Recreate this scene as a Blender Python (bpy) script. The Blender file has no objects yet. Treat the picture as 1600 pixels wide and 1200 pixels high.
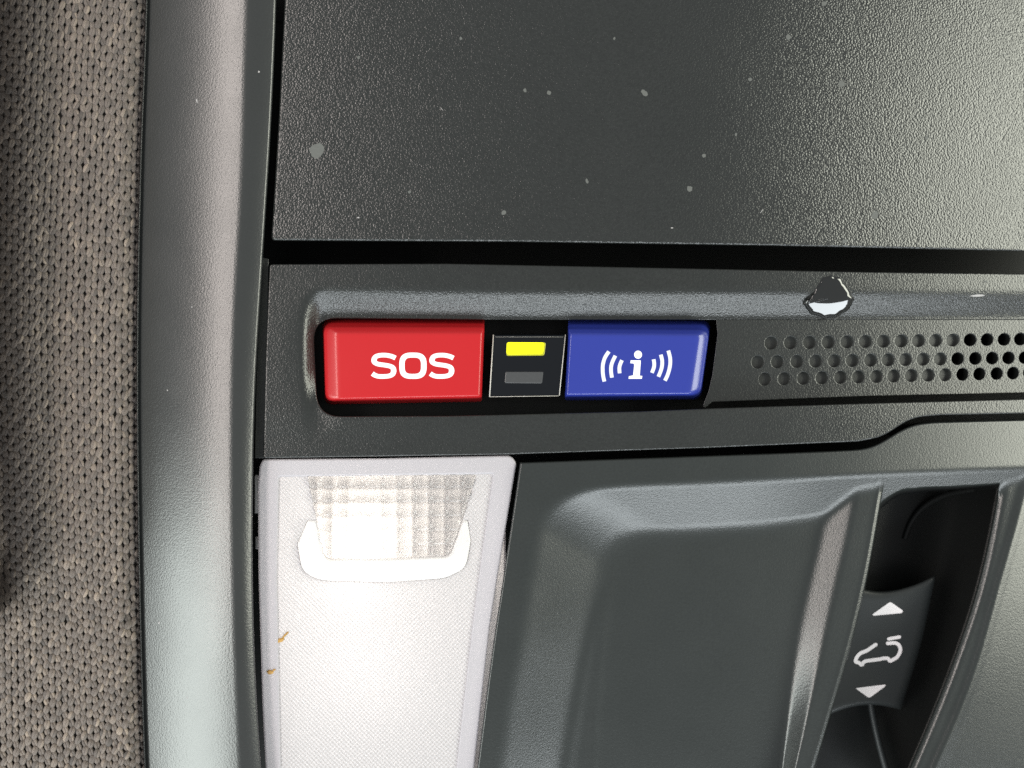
import bpy, math, random
import numpy as np
from mathutils import Matrix, Vector
from mathutils.geometry import delaunay_2d_cdt

# ------------------------------------------------------------------ place, camera, light
# Everything is laid out in millimetres on the console (x right, y towards the windscreen-side
# edge at the top, z out of the roof) and hung face down from a car roof 1.2 m above the ground.
D = 125.0                                   # camera distance from the console, mm
T = Matrix.Translation((0, 0, 1.2)) @ Matrix.Rotation(math.pi, 4, 'X')
sc = bpy.context.scene
COL = sc.collection
random.seed(4); rng = np.random.default_rng(4)

cam_d = bpy.data.cameras.new('camera')
cam = bpy.data.objects.new('camera', cam_d); COL.objects.link(cam)
cam_d.sensor_width = 36.0
cam_d.lens = 36.0 * D / 160.0
cam_d.clip_start = 0.005; cam_d.clip_end = 20
cam_d.dof.use_dof = True
cam_d.dof.focus_distance = D / 1000
cam_d.dof.aperture_fstop = 14.0
cam.matrix_world = T @ Matrix.Translation((0, 0, D / 1000))
sc.camera = cam

w = bpy.data.worlds.new('World'); sc.world = w; w.use_nodes = True
bg = w.node_tree.nodes['Background']
bg.inputs['Color'].default_value = (0.86, 0.88, 0.90, 1)
bg.inputs['Strength'].default_value = 0.37

sc.view_settings.view_transform = 'Standard'
sc.view_settings.look = 'None'
sc.view_settings.exposure = 0.0
sc.view_settings.gamma = 1.0
sc.cycles.use_denoising = False
sc.cycles.use_adaptive_sampling = False
sc.cycles.denoising_prefilter = 'ACCURATE'
sc.cycles.max_bounces = 10
sc.cycles.caustics_refractive = True
sc.cycles.sample_clamp_indirect = 4.0

def window_light(name, pos, target, sx, sy, radiance, color):
    """An area lamp standing where a car window lets daylight in (positions in mm)."""
    l = bpy.data.lights.new(name, 'AREA'); l.shape = 'RECTANGLE'
    l.size = sx / 1000; l.size_y = sy / 1000
    l.energy = radiance * math.pi * (sx / 1000) * (sy / 1000)
    l.color = color
    o = bpy.data.objects.new(name, l); COL.objects.link(o)
    p = Vector(pos); d = (p - Vector(target)).normalized()
    ax = Vector((0, 1, 0)).cross(d).normalized(); ay = d.cross(ax)
    m = Matrix.Translation(p / 1000) @ Matrix((ax, ay, d)).transposed().to_4x4()
    o.matrix_world = T @ m
    return o

window_light('side_window_light', (650, 110, 300), (40, 40, 0), 320, 660, 8.6, (0.98, 1.0, 0.85))
window_light('windscreen_light', (210, -560, 275), (210, -20, 0), 960, 140, 10.0, (0.90, 0.97, 1.0))
window_light('rear_door_window_light', (-480, -270, 310), (-50, -40, 0), 260, 330, 9.5, (0.92, 1.0, 0.95))
window_light('far_window_light', (-430, 130, 430), (0, 0, 0), 110, 700, 11.5, (1.0, 0.90, 0.84))

# ------------------------------------------------------------------ helpers
def M(px, py, z):
    """The point z mm in front of the console that lies on the given sight line."""
    px = np.asarray(px, float); py = np.asarray(py, float); z = np.asarray(z, float)
    k = (D - z) / D
    return np.stack(np.broadcast_arrays((px - 800) / 10 * k, (600 - py) / 10 * k, z), -1) / 1000.0

def zc(px):
    """The console bends away towards its middle (right in the picture)."""
    d = np.maximum(0, (np.asarray(px, float) - 1000) / 10)
    return -0.0018 * d * d

def mesh(name, verts, faces, mat, parent=None, smooth=True):
    me = bpy.data.meshes.new(name)
    me.from_pydata([tuple(map(float, v)) for v in verts], [], [tuple(map(int, f)) for f in faces])
    if mat: me.materials.append(mat)
    if smooth: me.polygons.foreach_set('use_smooth', [True] * len(me.polygons))
    me.update()
    o = bpy.data.objects.new(name, me); COL.objects.link(o)
    if parent: o.parent = parent
    else: o.matrix_world = T
    return o

def empty(name, label, cat):
    o = bpy.data.objects.new(name, None); COL.objects.link(o)
    o.matrix_world = T; o.empty_display_size = 0.01
    o['label'] = label; o['category'] = cat
    return o

def resample(pts, step=2.5, closed=True):
    out = []; n = len(pts)
    for i in range(n if closed else n - 1):
        a = np.array(pts[i], float); b = np.array(pts[(i + 1) % n], float)
        k = max(1, int(round(np.linalg.norm(b - a) / step)))
        for j in range(k): out.append(a + (b - a) * j / k)
    if not closed: out.append(np.array(pts[-1], float))
    return np.array(out)

def rounded(pts, step=2.5):
    """Polygon of (x, y, r) corners in picture coordinates, corners rounded."""
    n = len(pts); out = []
    for i in range(n):
        p = np.array(pts[i][:2], float); r = pts[i][2] if len(pts[i]) > 2 else 0
        a = np.array(pts[i - 1][:2], float) - p; b = np.array(pts[(i + 1) % n][:2], float) - p
        la, lb = np.linalg.norm(a), np.linalg.norm(b)
        if r <= 0: out.append(p); continue
        r = min(r, la * .49, lb * .49)
        a /= la; b /= lb
        for j in range(9):
            t = j / 8
            out.append((1 - t) ** 2 * (p + a * r) + 2 * t * (1 - t) * p + t * t * (p + b * r))
    return resample(out, step)

def area2(p):
    x, y = p[:, 0], -p[:, 1]
    return float(np.sum(x * np.roll(y, -1) - np.roll(x, -1) * y))

def inside(P, poly):
    x, y = P[:, 0], P[:, 1]; r = np.zeros(len(P), bool)
    x1, y1 = poly[:, 0], poly[:, 1]; x2, y2 = np.roll(x1, -1), np.roll(y1, -1)
    for a, b, c, d in zip(x1, y1, x2, y2):
        if b == d: continue
        m = ((b > y) != (d > y)) & (x < (c - a) * (y - b) / (d - b) + a)
        r ^= m
    return r

def seg_dist(P, poly, closed=True):
    out = np.full(len(P), 1e9)
    q = np.roll(poly, -1, 0) if closed else poly[1:]
    for a, b in zip(poly, q):
        d = b - a; L = d @ d
        if L < 1e-12: continue
        t = np.clip(((P - a) @ d) / L, 0, 1)
        out = np.minimum(out, np.hypot(*(P - a - t[:, None] * d).T))
    return out

def left_normals(p):
    d = np.roll(p, -1, 0) - np.roll(p, 1, 0)
    # y axis points down in the picture; 'left' is towards the material
    n = np.stack([d[:, 1], -d[:, 0]], 1)
    n /= np.maximum(1e-9, np.linalg.norm(n, axis=1))[:, None]
    return n

def plate(name, outer, holes, zf, mat, parent, r=3.0, wall=4.0, spacing=6.0, origin=(0, 0), fl=3, draft=0.0, hole_wall=None):
    """Moulded sheet: height zf over an outline with openings, edges rounded and turned down."""
    loops = []
    for k, p in enumerate([outer] + list(holes)):
        p = np.array(p, float)
        a = area2(p)
        if (k == 0) != (a > 0): p = p[::-1]
        loops.append(p)
    sup = 1.2                                  # a flat support ring inside the rounding keeps the shading clean
    ins = [p + left_normals(p) * (r + sup) for p in loops]
    xs = np.arange(ins[0][:, 0].min(), ins[0][:, 0].max(), spacing)
    ys = np.arange(ins[0][:, 1].min(), ins[0][:, 1].max(), spacing)
    xs = xs - (xs[0] - origin[0]) % spacing; ys = ys - (ys[0] - origin[1]) % spacing
    G = np.stack(np.meshgrid(xs, ys), -1).reshape(-1, 2)
    ok = inside(G, ins[0])
    for h in ins[1:]:
        lo, hi = h.min(0) - spacing, h.max(0) + spacing
        near = np.all((G > lo) & (G < hi), 1)
        idx = np.where(near & ok)[0]
        if len(idx):
            bad = inside(G[idx], h) | (seg_dist(G[idx], h) < spacing * .45)
            ok[idx[bad]] = False
    G = G[ok]
    G = G[seg_dist(G, ins[0]) > spacing * .45]
    V2 = []; E = []; st = []
    for p in ins:
        s = len(V2); st.append(s); n = len(p)
        V2 += [tuple(q) for q in p]
        E += [(s + i, s + (i + 1) % n) for i in range(n)]
    V2 += [tuple(q) for q in G]
    res = delaunay_2d_cdt([Vector(v) for v in V2], E, [], 0, 1e-4)
    rv = np.array([tuple(v) for v in res[0]]); tri = np.array([f for f in res[2] if len(f) == 3])
    cen = rv[tri].mean(1)
    keep = inside(cen, ins[0])
    for h in ins[1:]:
        idx = np.where(keep)[0]; c = cen[idx]
        near = np.all((c > h.min(0)) & (c < h.max(0)), 1); idx = idx[near]
        if len(idx): keep[idx[inside(cen[idx], h)]] = False
    tri = tri[keep]
    remap = {}
    for i, orig in enumerate(res[3]):
        for o in orig: remap[o] = i
    P = list(M(rv[:, 0], rv[:, 1], zf(rv[:, 0], rv[:, 1])))
    F = []
    for t in tri:
        a, b, c = rv[t]
        cr = (b[0] - a[0]) * (c[1] - a[1]) - (b[1] - a[1]) * (c[0] - a[0])
        F.append(tuple(t) if cr < 0 else tuple(t[::-1]))
    for k, (p, q, s) in enumerate(zip(loops, ins, st)):
        n = len(p); prev = [remap[s + i] for i in range(n)]
        nrm = left_normals(p); zz = zf(p[:, 0], p[:, 1])
        rings = [(p + nrm * r, zf((p + nrm * r)[:, 0], (p + nrm * r)[:, 1]))]
        for j in range(1, fl + 1):
            th = math.pi / 2 * j / fl
            rings.append((p + nrm * r * (1 - math.sin(th)), zz - r / 10 * (1 - math.cos(th))))
        wl = wall if (k == 0 or hole_wall is None) else hole_wall
        if wl > 0: rings.append((p - nrm * draft, zz - r / 10 - wl))
        for ring, z in rings:
            b0 = len(P); P += list(M(ring[:, 0], ring[:, 1], z))
            cur = list(range(b0, b0 + n))
            for i in range(n):
                j = (i + 1) % n
                F.append((prev[i], cur[i], cur[j], prev[j]))
            prev = cur
    return mesh(name, P, F, mat, parent)

def grid_mesh(name, X, Y, Z, mat, parent):
    """Surface over a structured grid of picture positions; rows run down the picture."""
    nr, nc = X.shape
    P = M(X, Y, Z).reshape(-1, 3)
    F = []
    for i in range(nr - 1):
        for j in range(nc - 1):
            a = i * nc + j
            F.append((a, a + nc, a + nc + 1, a + 1))
    return mesh(name, P, F, mat, parent)

def catmull(pts, sub=6, closed=False):
    p = [np.array(q, float) for q in pts]; n = len(p); out = []
    rng_ = range(n) if closed else range(n - 1)
    for i in rng_:
        if closed: a, b, c, d = p[i - 1], p[i], p[(i + 1) % n], p[(i + 2) % n]
        else: a, b, c, d = p[max(0, i - 1)], p[i], p[i + 1], p[min(n - 1, i + 2)]
        for j in range(sub):
            t = j / sub
            out.append(.5 * (2 * b + (c - a) * t + (2 * a - 5 * b + 4 * c - d) * t * t + (3 * b - a - 3 * c + d) * t ** 3))
    if not closed: out.append(p[-1])
    return np.array(out)

def stroke(name, pts, wh, wv, zf, mat, parent, smooth_path=True, round_cap=False, lift=0.03, sub=6):
    """Printed line: wh = thickness where it runs across, wv = where it runs up and down."""
    c = catmull(pts, sub) if smooth_path else np.array(pts, float)
    d = np.gradient(c, axis=0); d /= np.maximum(1e-9, np.linalg.norm(d, axis=1))[:, None]
    n = np.stack([-d[:, 1], d[:, 0]], 1)
    wd = (wh * d[:, 0] ** 2 + wv * d[:, 1] ** 2) / 2
    L = c + n * wd[:, None]; R = c - n * wd[:, None]
    poly = list(L)
    if round_cap:
        for k in range(1, 8):
            a = math.pi * k / 8
            poly.append(c[-1] + wd[-1] * (n[-1] * math.cos(a) + d[-1] * math.sin(a)))
    poly += list(R[::-1])
    if round_cap:
        for k in range(1, 8):
            a = math.pi * k / 8
            poly.append(c[0] + wd[0] * (-n[0] * math.cos(a) - d[0] * math.sin(a)))
    poly = np.array(poly)
    m = len(c); F = []; cap1 = 7 if round_cap else 0
    for i in range(m - 1):
        F.append((i, i + 1, 2 * m + cap1 - 2 - i, 2 * m + cap1 - 1 - i))
    if round_cap:
        F.append(tuple([m - 1] + list(range(m, m + 7)) + [m + 7]))
        F.append(tuple([2 * m + 6] + list(range(2 * m + 7, 2 * m + 14)) + [0]))
    return print_mesh(name, poly, F, zf, mat, parent, lift)

def print_mesh(name, poly, F, zf, mat, parent, lift):
    z = zf(poly[:, 0], poly[:, 1]) + lift
    P = M(poly[:, 0], poly[:, 1], z)
    G = []
    for f in F:
        q = poly[list(f)]
        a = area2(q)
        G.append(tuple(f) if a > 0 else tuple(f[::-1]))
    n = len(poly); P2 = M(poly[:, 0], poly[:, 1], z - lift * 2)
    # a thin film with its own edge
    rim = poly if area2(poly) > 0 else poly
    order = list(range(n)) if area2(poly) > 0 else list(range(n))[::-1]
    for i in range(n):
        a, b = order[i], order[(i + 1) % n]
        G.append((b, a, a + n, b + n))
    return mesh(name, list(P) + list(P2), G, mat, parent, smooth=False)

def shape(name, pts, zf, mat, parent, lift=0.03):
    poly = np.array(pts, float)
    return print_mesh(name, poly, [tuple(range(len(poly)))], zf, mat, parent, lift)

def lin(pts):
    """Picture x as a function of y (or y of x) along a traced line, smoothed."""
    k = np.array([p[0] for p in pts], float); v = np.array([p[1] for p in pts], float)
    m = np.gradient(v, k) if len(k) > 2 else np.full(len(k), (v[-1] - v[0]) / (k[-1] - k[0]))
    def f(t):
        t = np.asarray(t, float)
        i = np.clip(np.searchsorted(k, t) - 1, 0, len(k) - 2)
        h = k[i + 1] - k[i]; s = (t - k[i]) / h
        lo = s < 0; hi = s > 1
        sc_ = np.clip(s, 0, 1)
        r = ((2 * sc_ ** 3 - 3 * sc_ ** 2 + 1) * v[i] + (sc_ ** 3 - 2 * sc_ ** 2 + sc_) * h * m[i]
             + (-2 * sc_ ** 3 + 3 * sc_ ** 2) * v[i + 1] + (sc_ ** 3 - sc_ ** 2) * h * m[i + 1])
        return r + np.where(lo, s * h * m[i], 0) + np.where(hi, (s - 1) * h * m[i + 1], 0)
    return f

def sstep(a, b, x):
    t = np.clip((x - a) / (b - a), 0, 1); return t * t * (3 - 2 * t)

def smax(a, b, k):
    h = np.clip(.5 + .5 * (a - b) / k, 0, 1)
    return b + (a - b) * h + k * h * (1 - h)

# ------------------------------------------------------------------ materials
def new_mat(name):
    m = bpy.data.materials.new(name); m.use_nodes = True
    nt = m.node_tree; b = nt.nodes['Principled BSDF']
    return m, nt, b

def coords(nt, scale=1000.0):
    tc = nt.nodes.new('ShaderNodeTexCoord'); mp = nt.nodes.new('ShaderNodeMapping')
    mp.inputs['Scale'].default_value = (scale,) * 3
    nt.links.new(tc.outputs['Object'], mp.inputs['Vector'])
    return mp.outputs['Vector']

def plastic(name, color, rough, grain=2.4, depth=0.03, spec=0.5, sharp=0.0, tone=0.12, coat=0.0):
    """Moulded plastic with a pebbled grain (cells of 1/grain mm, relief depth mm)."""
    m, nt, b = new_mat(name)
    v = coords(nt)
    b.inputs['Base Color'].default_value = (*color, 1)
    b.inputs['Roughness'].default_value = rough
    b.inputs['Specular IOR Level'].default_value = spec
    b.inputs['Coat Weight'].default_value = coat
    b.inputs['Coat Roughness'].default_value = 0.08
    # slow gloss changes: handling, dust
    n1 = nt.nodes.new('ShaderNodeTexNoise'); n1.inputs['Scale'].default_value = 0.09; n1.inputs['Detail'].default_value = 5
    nt.links.new(v, n1.inputs['Vector'])
    mr = nt.nodes.new('ShaderNodeMapRange'); mr.inputs['To Min'].default_value = rough - .02; mr.inputs['To Max'].default_value = rough + .025
    mr.inputs['From Min'].default_value = .3; mr.inputs['From Max'].default_value = .7
    nt.links.new(n1.outputs['Fac'], mr.inputs['Value']); nt.links.new(mr.outputs['Result'], b.inputs['Roughness'])
    n3 = nt.nodes.new('ShaderNodeTexNoise'); n3.inputs['Scale'].default_value = 2.6; n3.inputs['Detail'].default_value = 6  # fine tone speckle, raised on grained panels to imitate light and shade in the grain
    nt.links.new(v, n3.inputs['Vector'])
    mx = nt.nodes.new('ShaderNodeMix'); mx.data_type = 'RGBA'
    mx.inputs['A'].default_value = (*[c * (1 - tone) for c in color], 1)
    mx.inputs['B'].default_value = (*[min(1, c * (1 + tone)) for c in color], 1)
    nt.links.new(n3.outputs['Fac'], mx.inputs['Factor']); nt.links.new(mx.outputs['Result'], b.inputs['Base Color'])
    if depth > 0:
        vo = nt.nodes.new('ShaderNodeTexVoronoi'); vo.feature = 'SMOOTH_F1' if sharp == 0 else 'F1'; vo.inputs['Scale'].default_value = grain
        if sharp == 0: vo.inputs['Smoothness'].default_value = 0.6
        n2 = nt.nodes.new('ShaderNodeTexNoise'); n2.inputs['Scale'].default_value = grain * 1.5; n2.inputs['Detail'].default_value = 3
        # warp the cells so that they do not look like a grid
        vm = nt.nodes.new('ShaderNodeVectorMath'); vm.operation = 'MULTIPLY_ADD'
        nt.links.new(v, n2.inputs['Vector'])
        nt.links.new(n2.outputs['Color'], vm.inputs[0]); vm.inputs[1].default_value = (.35 / grain,) * 3
        nt.links.new(v, vm.inputs[2]); nt.links.new(vm.outputs[0], vo.inputs['Vector'])
        ad = nt.nodes.new('ShaderNodeMath'); ad.operation = 'MULTIPLY_ADD'
        nt.links.new(vo.outputs['Distance'], ad.inputs[0]); ad.inputs[1].default_value = -1.0
        nm = nt.nodes.new('ShaderNodeMath'); nm.operation = 'MULTIPLY'; nm.inputs[1].default_value = 1.0 - sharp
        nt.links.new(n2.outputs['Fac'], nm.inputs[0]); nt.links.new(nm.outputs[0], ad.inputs[2])
        bp = nt.nodes.new('ShaderNodeBump'); bp.inputs['Strength'].default_value = 1.0
        bp.inputs['Distance'].default_value = depth / 1000
        nt.links.new(ad.outputs[0], bp.inputs['Height']); nt.links.new(bp.outputs[0], b.inputs['Normal'])
    return m

BLACK = (0.018, 0.020, 0.0195)
m_lid = plastic('grained_black_plastic', BLACK, 0.24, 3.3, 0.064, spec=.8, sharp=.6, tone=.45)
m_bezel = plastic('fine_grained_black_plastic', BLACK, 0.27, 3.6, 0.036, spec=.7, tone=.45, sharp=.3)
m_grille = plastic('grille_plastic', BLACK, 0.28, 3.6, 0.034, spec=.7, tone=.45, sharp=.3)
m_rail = plastic('satin_grey_plastic', (0.026, 0.028, 0.028), 0.26, 3.4, 0.012, spec=.8)
m_house = plastic('satin_black_plastic', (0.018, 0.0215, 0.021), 0.31, 3.6, 0.016, spec=.8, tone=.3)
m_switch = plastic('switch_plastic', (0.018, 0.021, 0.022), 0.4, 4.0, 0.006)
m_hole = plastic('hole_floor_plastic', (0.030, 0.033, 0.032), 0.45, 4.0, 0.01)
m_dark = plastic('matt_black_plastic', (0.006, 0.007, 0.007), 0.5, 3.0, 0.01, spec=.3)
m_well = plastic('recess_shade_plastic', (0.013, 0.014, 0.014), 0.36, 3.0, 0.003, spec=.3)
m_red = plastic('glossy_red_plastic', (0.43, 0.013, 0.017), 0.32, 5, 0.0, tone=.03, coat=.15, spec=.4)
m_blue = plastic('glossy_blue_plastic', (0.022, 0.036, 0.26), 0.27, 5, 0.0, tone=.03, coat=.3)
m_gloss = plastic('piano_black', (0.004, 0.005, 0.007), 0.06, 5, 0.0, tone=.05)
m_white = plastic('white_print', (0.86, 0.86, 0.88), 0.45, 5, 0.0, tone=.02)
m_pale = plastic('pale_grey_print', (0.66, 0.68, 0.78), 0.45, 5, 0.0, tone=.02)
m_icon = plastic('pinkish_white_print', (0.78, 0.74, 0.76), 0.45, 5, 0.0, tone=.03)
m_edge_glint = plastic('pale_edge_glint', (0.50, 0.48, 0.44), 0.15, 5, 0.0)
m_off = plastic('unlit_indicator', (0.055, 0.057, 0.06), 0.35, 5, 0.0)
m_spot = plastic('dried_water_mark', (0.10, 0.105, 0.10), 0.7, 3.0, 0.02)
m_clip = plastic('clip_plastic', (0.35, 0.34, 0.34), 0.35, 3.0, 0.01)

def emitter(name, col, s):
    m, nt, b = new_mat(name)
    b.inputs['Base Color'].default_value = (*[c * .6 for c in col], 1)
    b.inputs['Emission Color'].default_value = (*col, 1); b.inputs['Emission Strength'].default_value = s
    return m
m_led = emitter('lit_yellow_indicator', (1.0, 1.0, 0.0), 1.25)
m_led_side = plastic('indicator_edge', (0.38, 0.38, 0.02), 0.3, 5, 0)

# ------------------------------------------------------------------ the console
console = empty('overhead_console', 'black plastic overhead console in a car roof with red SOS button and lit lamp', 'overhead console')

# --- backing plate deep behind the gaps
mesh('backing_plate', [*M([150, 1800, 1800, 150], [-400, -400, 1500, 1500], -26.0)], [(0, 3, 2, 1)], m_dark, console, False)

# --- storage lid
lid_out = rounded([(462, -330), (445, 0), (436, 180), (424, 376, 7), (800, 378), (1200, 384), (1750, 396), (1750, -330)], 4)
def z_lid(x, y): return zc(x) + 0.55 + 0 * y - 0.00000 * x
lid = plate('storage_lid', lid_out, [], z_lid, m_lid, console, r=4, wall=7, spacing=16)
lid['label'] = 'grained black storage compartment lid'

spots = [(495, 235, 12), (1007, 145, 5), (1315, 131, 5), (1232, 58, 4.5), (1367, 336, 6), (1078, 295, 4.5), (917, 283, 3),
         (787, 332, 4), (858, 145, 3.5), (820, 141, 3), (1100, 243, 3), (1320, 377, 3.5), (1172, 124, 3), (1288, 6, 4),
         (1380, 300, 3), (720, 60, 2.5), (640, 300, 2.5), (1448, 215, 3), (560, 90, 2.5), (1150, 210, 2.2), (960, 60, 2.2)]
for sx, sy, sr in spots:
    k = 16 if sr > 8 else 11; ring = []; el = 1 + .35 * random.random(); ro = random.random() * 3
    for i in range(k):
        a = 2 * math.pi * i / k; q = sr * (0.75 + 0.35 * random.random()) * (1 + (el - 1) * math.cos(2 * (a - ro)))
        ring.append((sx + q * math.cos(a), sy + 1.1 * q * math.sin(a)))
    ring = np.array(ring)
    if area2(ring) < 0: ring = ring[::-1]
    s = shape('dried_spot', ring, z_lid, m_spot, lid, 0.012)

# --- the slim rail left of the console with the roof cloth tucked behind it
railL = lin([(-60, 229), (0, 228), (250, 219), (500, 214), (900, 217), (1100, 222), (1260, 228)])
railC = lin([(-60, 388), (0, 386), (300, 377), (500, 366), (800, 363), (1000, 368), (1260, 378)])
railR = lin([(-60, 432), (0, 430.5), (200, 422), (380, 411), (600, 398), (720, 394.5), (1000, 396), (1200, 407), (1260, 412)])
ys = np.linspace(-330, 1400, 190)
prof = [(-0.10, -6.0), (0.0, -1.6)]
def rail_z(s):     # s 0..1 left edge -> crease
    return -3.0 + 15.0 * (0.17 * s + 0.39 * (s - s * s / 2))
cols = []
ss = np.concatenate([[0.0], np.linspace(0.02, 1, 26)])
Xr = []; Zr = []
for y in ys:
    l, c, r_ = float(railL(y)), float(railC(y)), float(railR(y))
    xs_ = []; zs_ = []
    xs_.append(l + 6); zs_.append(-6.0)
    xs_.append(l + 1); zs_.append(-2.2)
    for s in ss:
        xs_.append(l + (c - l) * s); zs_.append(rail_z(s))
    # crease then a face tipping away to a crisp edge
    for s in np.linspace(0.08, 1, 14):
        xs_.append(c + (r_ - c) * s); zs_.append(2.47 + .25 * s - 1.5 * s ** 1.5)
    xs_.append(r_ + 0.8); zs_.append(0.85)
    xs_.append(r_ + 1.4); zs_.append(.5)
    xs_.append(r_ + 1.5); zs_.append(-12.0)
    Xr.append(xs_); Zr.append(zs_)
Xr = np.array(Xr); Zr = np.array(Zr); Yr = np.repeat(ys[:, None], Xr.shape[1], 1)
rail = grid_mesh('side_rail', Xr, Yr, Zr, m_rail, console)
rail['label'] = 'satin grey rounded side rail beside the roof cloth'

def z_rail_at(px, py):
    i = int(np.argmin(abs(ys - py))); return float(np.interp(px, Xr[i][2:-3], Zr[i][2:-3]))
def fleck(name, px, py, a, b, ang, zf_, mat, parent):
    pts = []
    for i in range(8):
        t_ = 2 * math.pi * i / 8; q = .7 + .5 * random.random()
        dx, dy = a * q * math.cos(t_), b * q * math.sin(t_)
        pts.append((px + dx * math.cos(ang) - dy * math.sin(ang), py + dx * math.sin(ang) + dy * math.cos(ang)))
    pts = np.array(pts)
    if area2(pts) < 0: pts = pts[::-1]
    return shape(name, pts, zf_, mat, parent, .02)
for (fx, fy, fa, fb, fo) in ((308, 158, 4.0, 1.6, 1.2), (404, 112, 2, 1.5, 0), (249, 973, 1.8, 1.8, 0), (293, 1090, 1.5, 1.2, 0), (262, 610, 1.5, 1, .5), (330, 720, 1.4, 1.0, 0), (300, 480, 1.2, 1.2, 0)):
    zz_ = z_rail_at(fx, fy)
    fleck('dust_fleck', fx, fy, fa, fb, fo, lambda x, y, z_=zz_: z_ + 0 * x, m_clip, rail)
for (fx, fy, fa, fb, fo) in ((1540, 60, 5, .6, .5), (1190, 330, 5, .5, 2.2), (690, 170, 4, .5, .9), (560, 340, 2, 1.2, 0), (1050, 356, 2, 1, 0)):
    fleck('lint', fx, fy, fa, fb, fo, z_lid, m_clip, lid)

# ribs deep in the gap beside the lid

for ry in (35, 97):
    o = shape('rib', [(428, ry - 2.5), (446, ry - 2.5), (446, ry + 2.5), (428, ry + 2.5)], lambda x, y: -5.0 + 0 * x, m_dark, console, 0.8)

# --- thin strip between rail and button panel
strip = rounded([(407, 402, 3), (420, 404, 3), (417, 560), (412, 716), (398, 716), (400, 600), (404, 500)], 4)
plate('edge_strip', strip, [], lambda x, y: -0.9 + 0 * x, m_bezel, console, r=1.2, wall=6, spacing=6)

# --- button panel (bezel) with the long opening for buttons and grille
bez_out = rounded([(421, 413, 5), (700, 412), (1100, 420), (1350, 425), (1750, 430), (1750, 641), (1600, 646), (1470, 648.5),
                   (1425, 652, 30), (1378, 683, 40), (1340, 690), (1100, 700), (800, 710), (411.5, 716, 3), (415, 560)], 3)
pocket_line = rounded([(489, 497, 38), (800, 500), (1118, 500), (1760, 500), (1760, 618), (1600, 624), (1350, 630.5), (1118, 638), (1000, 643), (700, 650), (496, 651, 38)], 3)
top_left = np.array([(489, 640), (489, 535), (492, 520), (500, 506), (515, 498), (535, 497), (800, 500), (1118, 500), (1760, 500)], float)
tl = catmull(top_left, 4)
def z_bezel(x, y):
    P = np.stack([x, y], 1)
    d = seg_dist(P, tl, False)
    u = np.clip(1 - (d - 0) / 50.0, 0, 1)
    prof_ = (u * u * (3 - 2 * u)) * .45 + .55 * np.clip(u * 1.15 - .08, 0, 1)
    side = 1 - 0.85 * sstep(560, 650, y)
    lf = 1 - 0.93 * sstep(500, 470, x)
    low = -0.35 * sstep(640, 700, y)
    return zc(x) + 0.2 - 2.6 * prof_ * side * lf + low
bezel = plate('button_panel', bez_out, [pocket_line], z_bezel, m_bezel, console, r=2.2, wall=6, spacing=6, hole_wall=5)
bezel['label'] = 'fine grained panel around the buttons'

fleck('scuff', 1527, 462, 11, 2.2, -.05, lambda x, y: z_bezel(x, y) + .02, m_clip, bezel)
fleck('scuff', 1540, 440, 3, 2, .3, lambda x, y: z_bezel(x, y) + .02, m_spot, bezel)
# floor of the opening
mesh('pocket_floor', [*M([470, 1780, 1780, 470], [480, 480, 680, 680], [-6.2, -16.5, -16.5, -6.2])], [(0, 3, 2, 1)], m_dark, console, False)

# --- grille insert with its holes
zg = lambda x, y: zc(x) - 2.35 + 0 * y
ins_out = rounded([(1119, 499.5), (1760, 499.5), (1760, 608), (1600, 613.5), (1350, 619), (1113, 628), (1101, 638, 4), (1098, 634, 3), (1107, 612), (1113, 585), (1121, 522)], 3)
rows = [([1204.7, 1235, 1264.8, 1294, 1323.3, 1351.8, 1380, 1407.8, 1434.8, 1461.5, 1488.5, 1515.5, 1542, 1568.5, 1594, 1619], 536, 530, 20.0),
        ([1184, 1214.5, 1245, 1274.5, 1303.5, 1331.5, 1360, 1387.5, 1414.5, 1442, 1469, 1496, 1523.5, 1550, 1575.5, 1601], 565.5, 559, 19.6),
        ([1195, 1225, 1255, 1284, 1313, 1341, 1369, 1396, 1423.5, 1450, 1476.5, 1503.5, 1530, 1557, 1582.5, 1607.5], 592.5, 583, 19.0)]
hole_loops = []; hole_info = []
for r_i, (xs_, ya, yb, wd) in enumerate(rows):
    for k, hx in enumerate(xs_):
        t = (hx - 1185) / 400
        hy = ya + (yb - ya) * t
        rx = wd / 2 * (1 - .06 * t); ry = 10.2 * (1 - .05 * t)
        blind = hx < 1490
        ring = np.array([(hx + rx * math.cos(a) + 1.2 * -math.sin(a) * .5, hy + ry * math.sin(a)) for a in np.linspace(0, 2 * math.pi, 25)[:-1]])
        hole_loops.append(ring); hole_info.append((hx, hy, rx, ry, blind))
grille = plate('speaker_grille', ins_out, hole_loops, zg, m_grille, console, r=.8, wall=4, spacing=4, fl=2, hole_wall=0)
grille['label'] = 'perforated speaker grille insert with three rows of holes'
for (ring, (hx, hy, rx, ry, blind)) in zip(hole_loops, hole_info):
    if area2(ring) < 0: ring = ring[::-1]
    # cup: straight wall kept in true space (not along the sight line), then a floor with a soft ring
    top = M(ring[:, 0], ring[:, 1], zg(ring[:, 0], ring[:, 1]) - 0.13)
    dep = 0.55 if blind else 3.2
    c = top.mean(0)
    P = list(top); n = len(ring)
    b1 = top + np.array([0, 0, -dep / 1000]); b1 = c * [1, 1, 0] + (b1 - c * [1, 1, 0]) * [.96, .96, 1]
    P += list(b1) + list(b1)
    F = [(i, (i + 1) % n, n + (i + 1) % n, n + i)[::-1] for i in range(n)]
    F.append(tuple(range(2 * n, 3 * n)))
    ho = mesh('blind_hole' if blind else 'open_hole', P, F, m_hole if blind else m_dark, grille)
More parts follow.
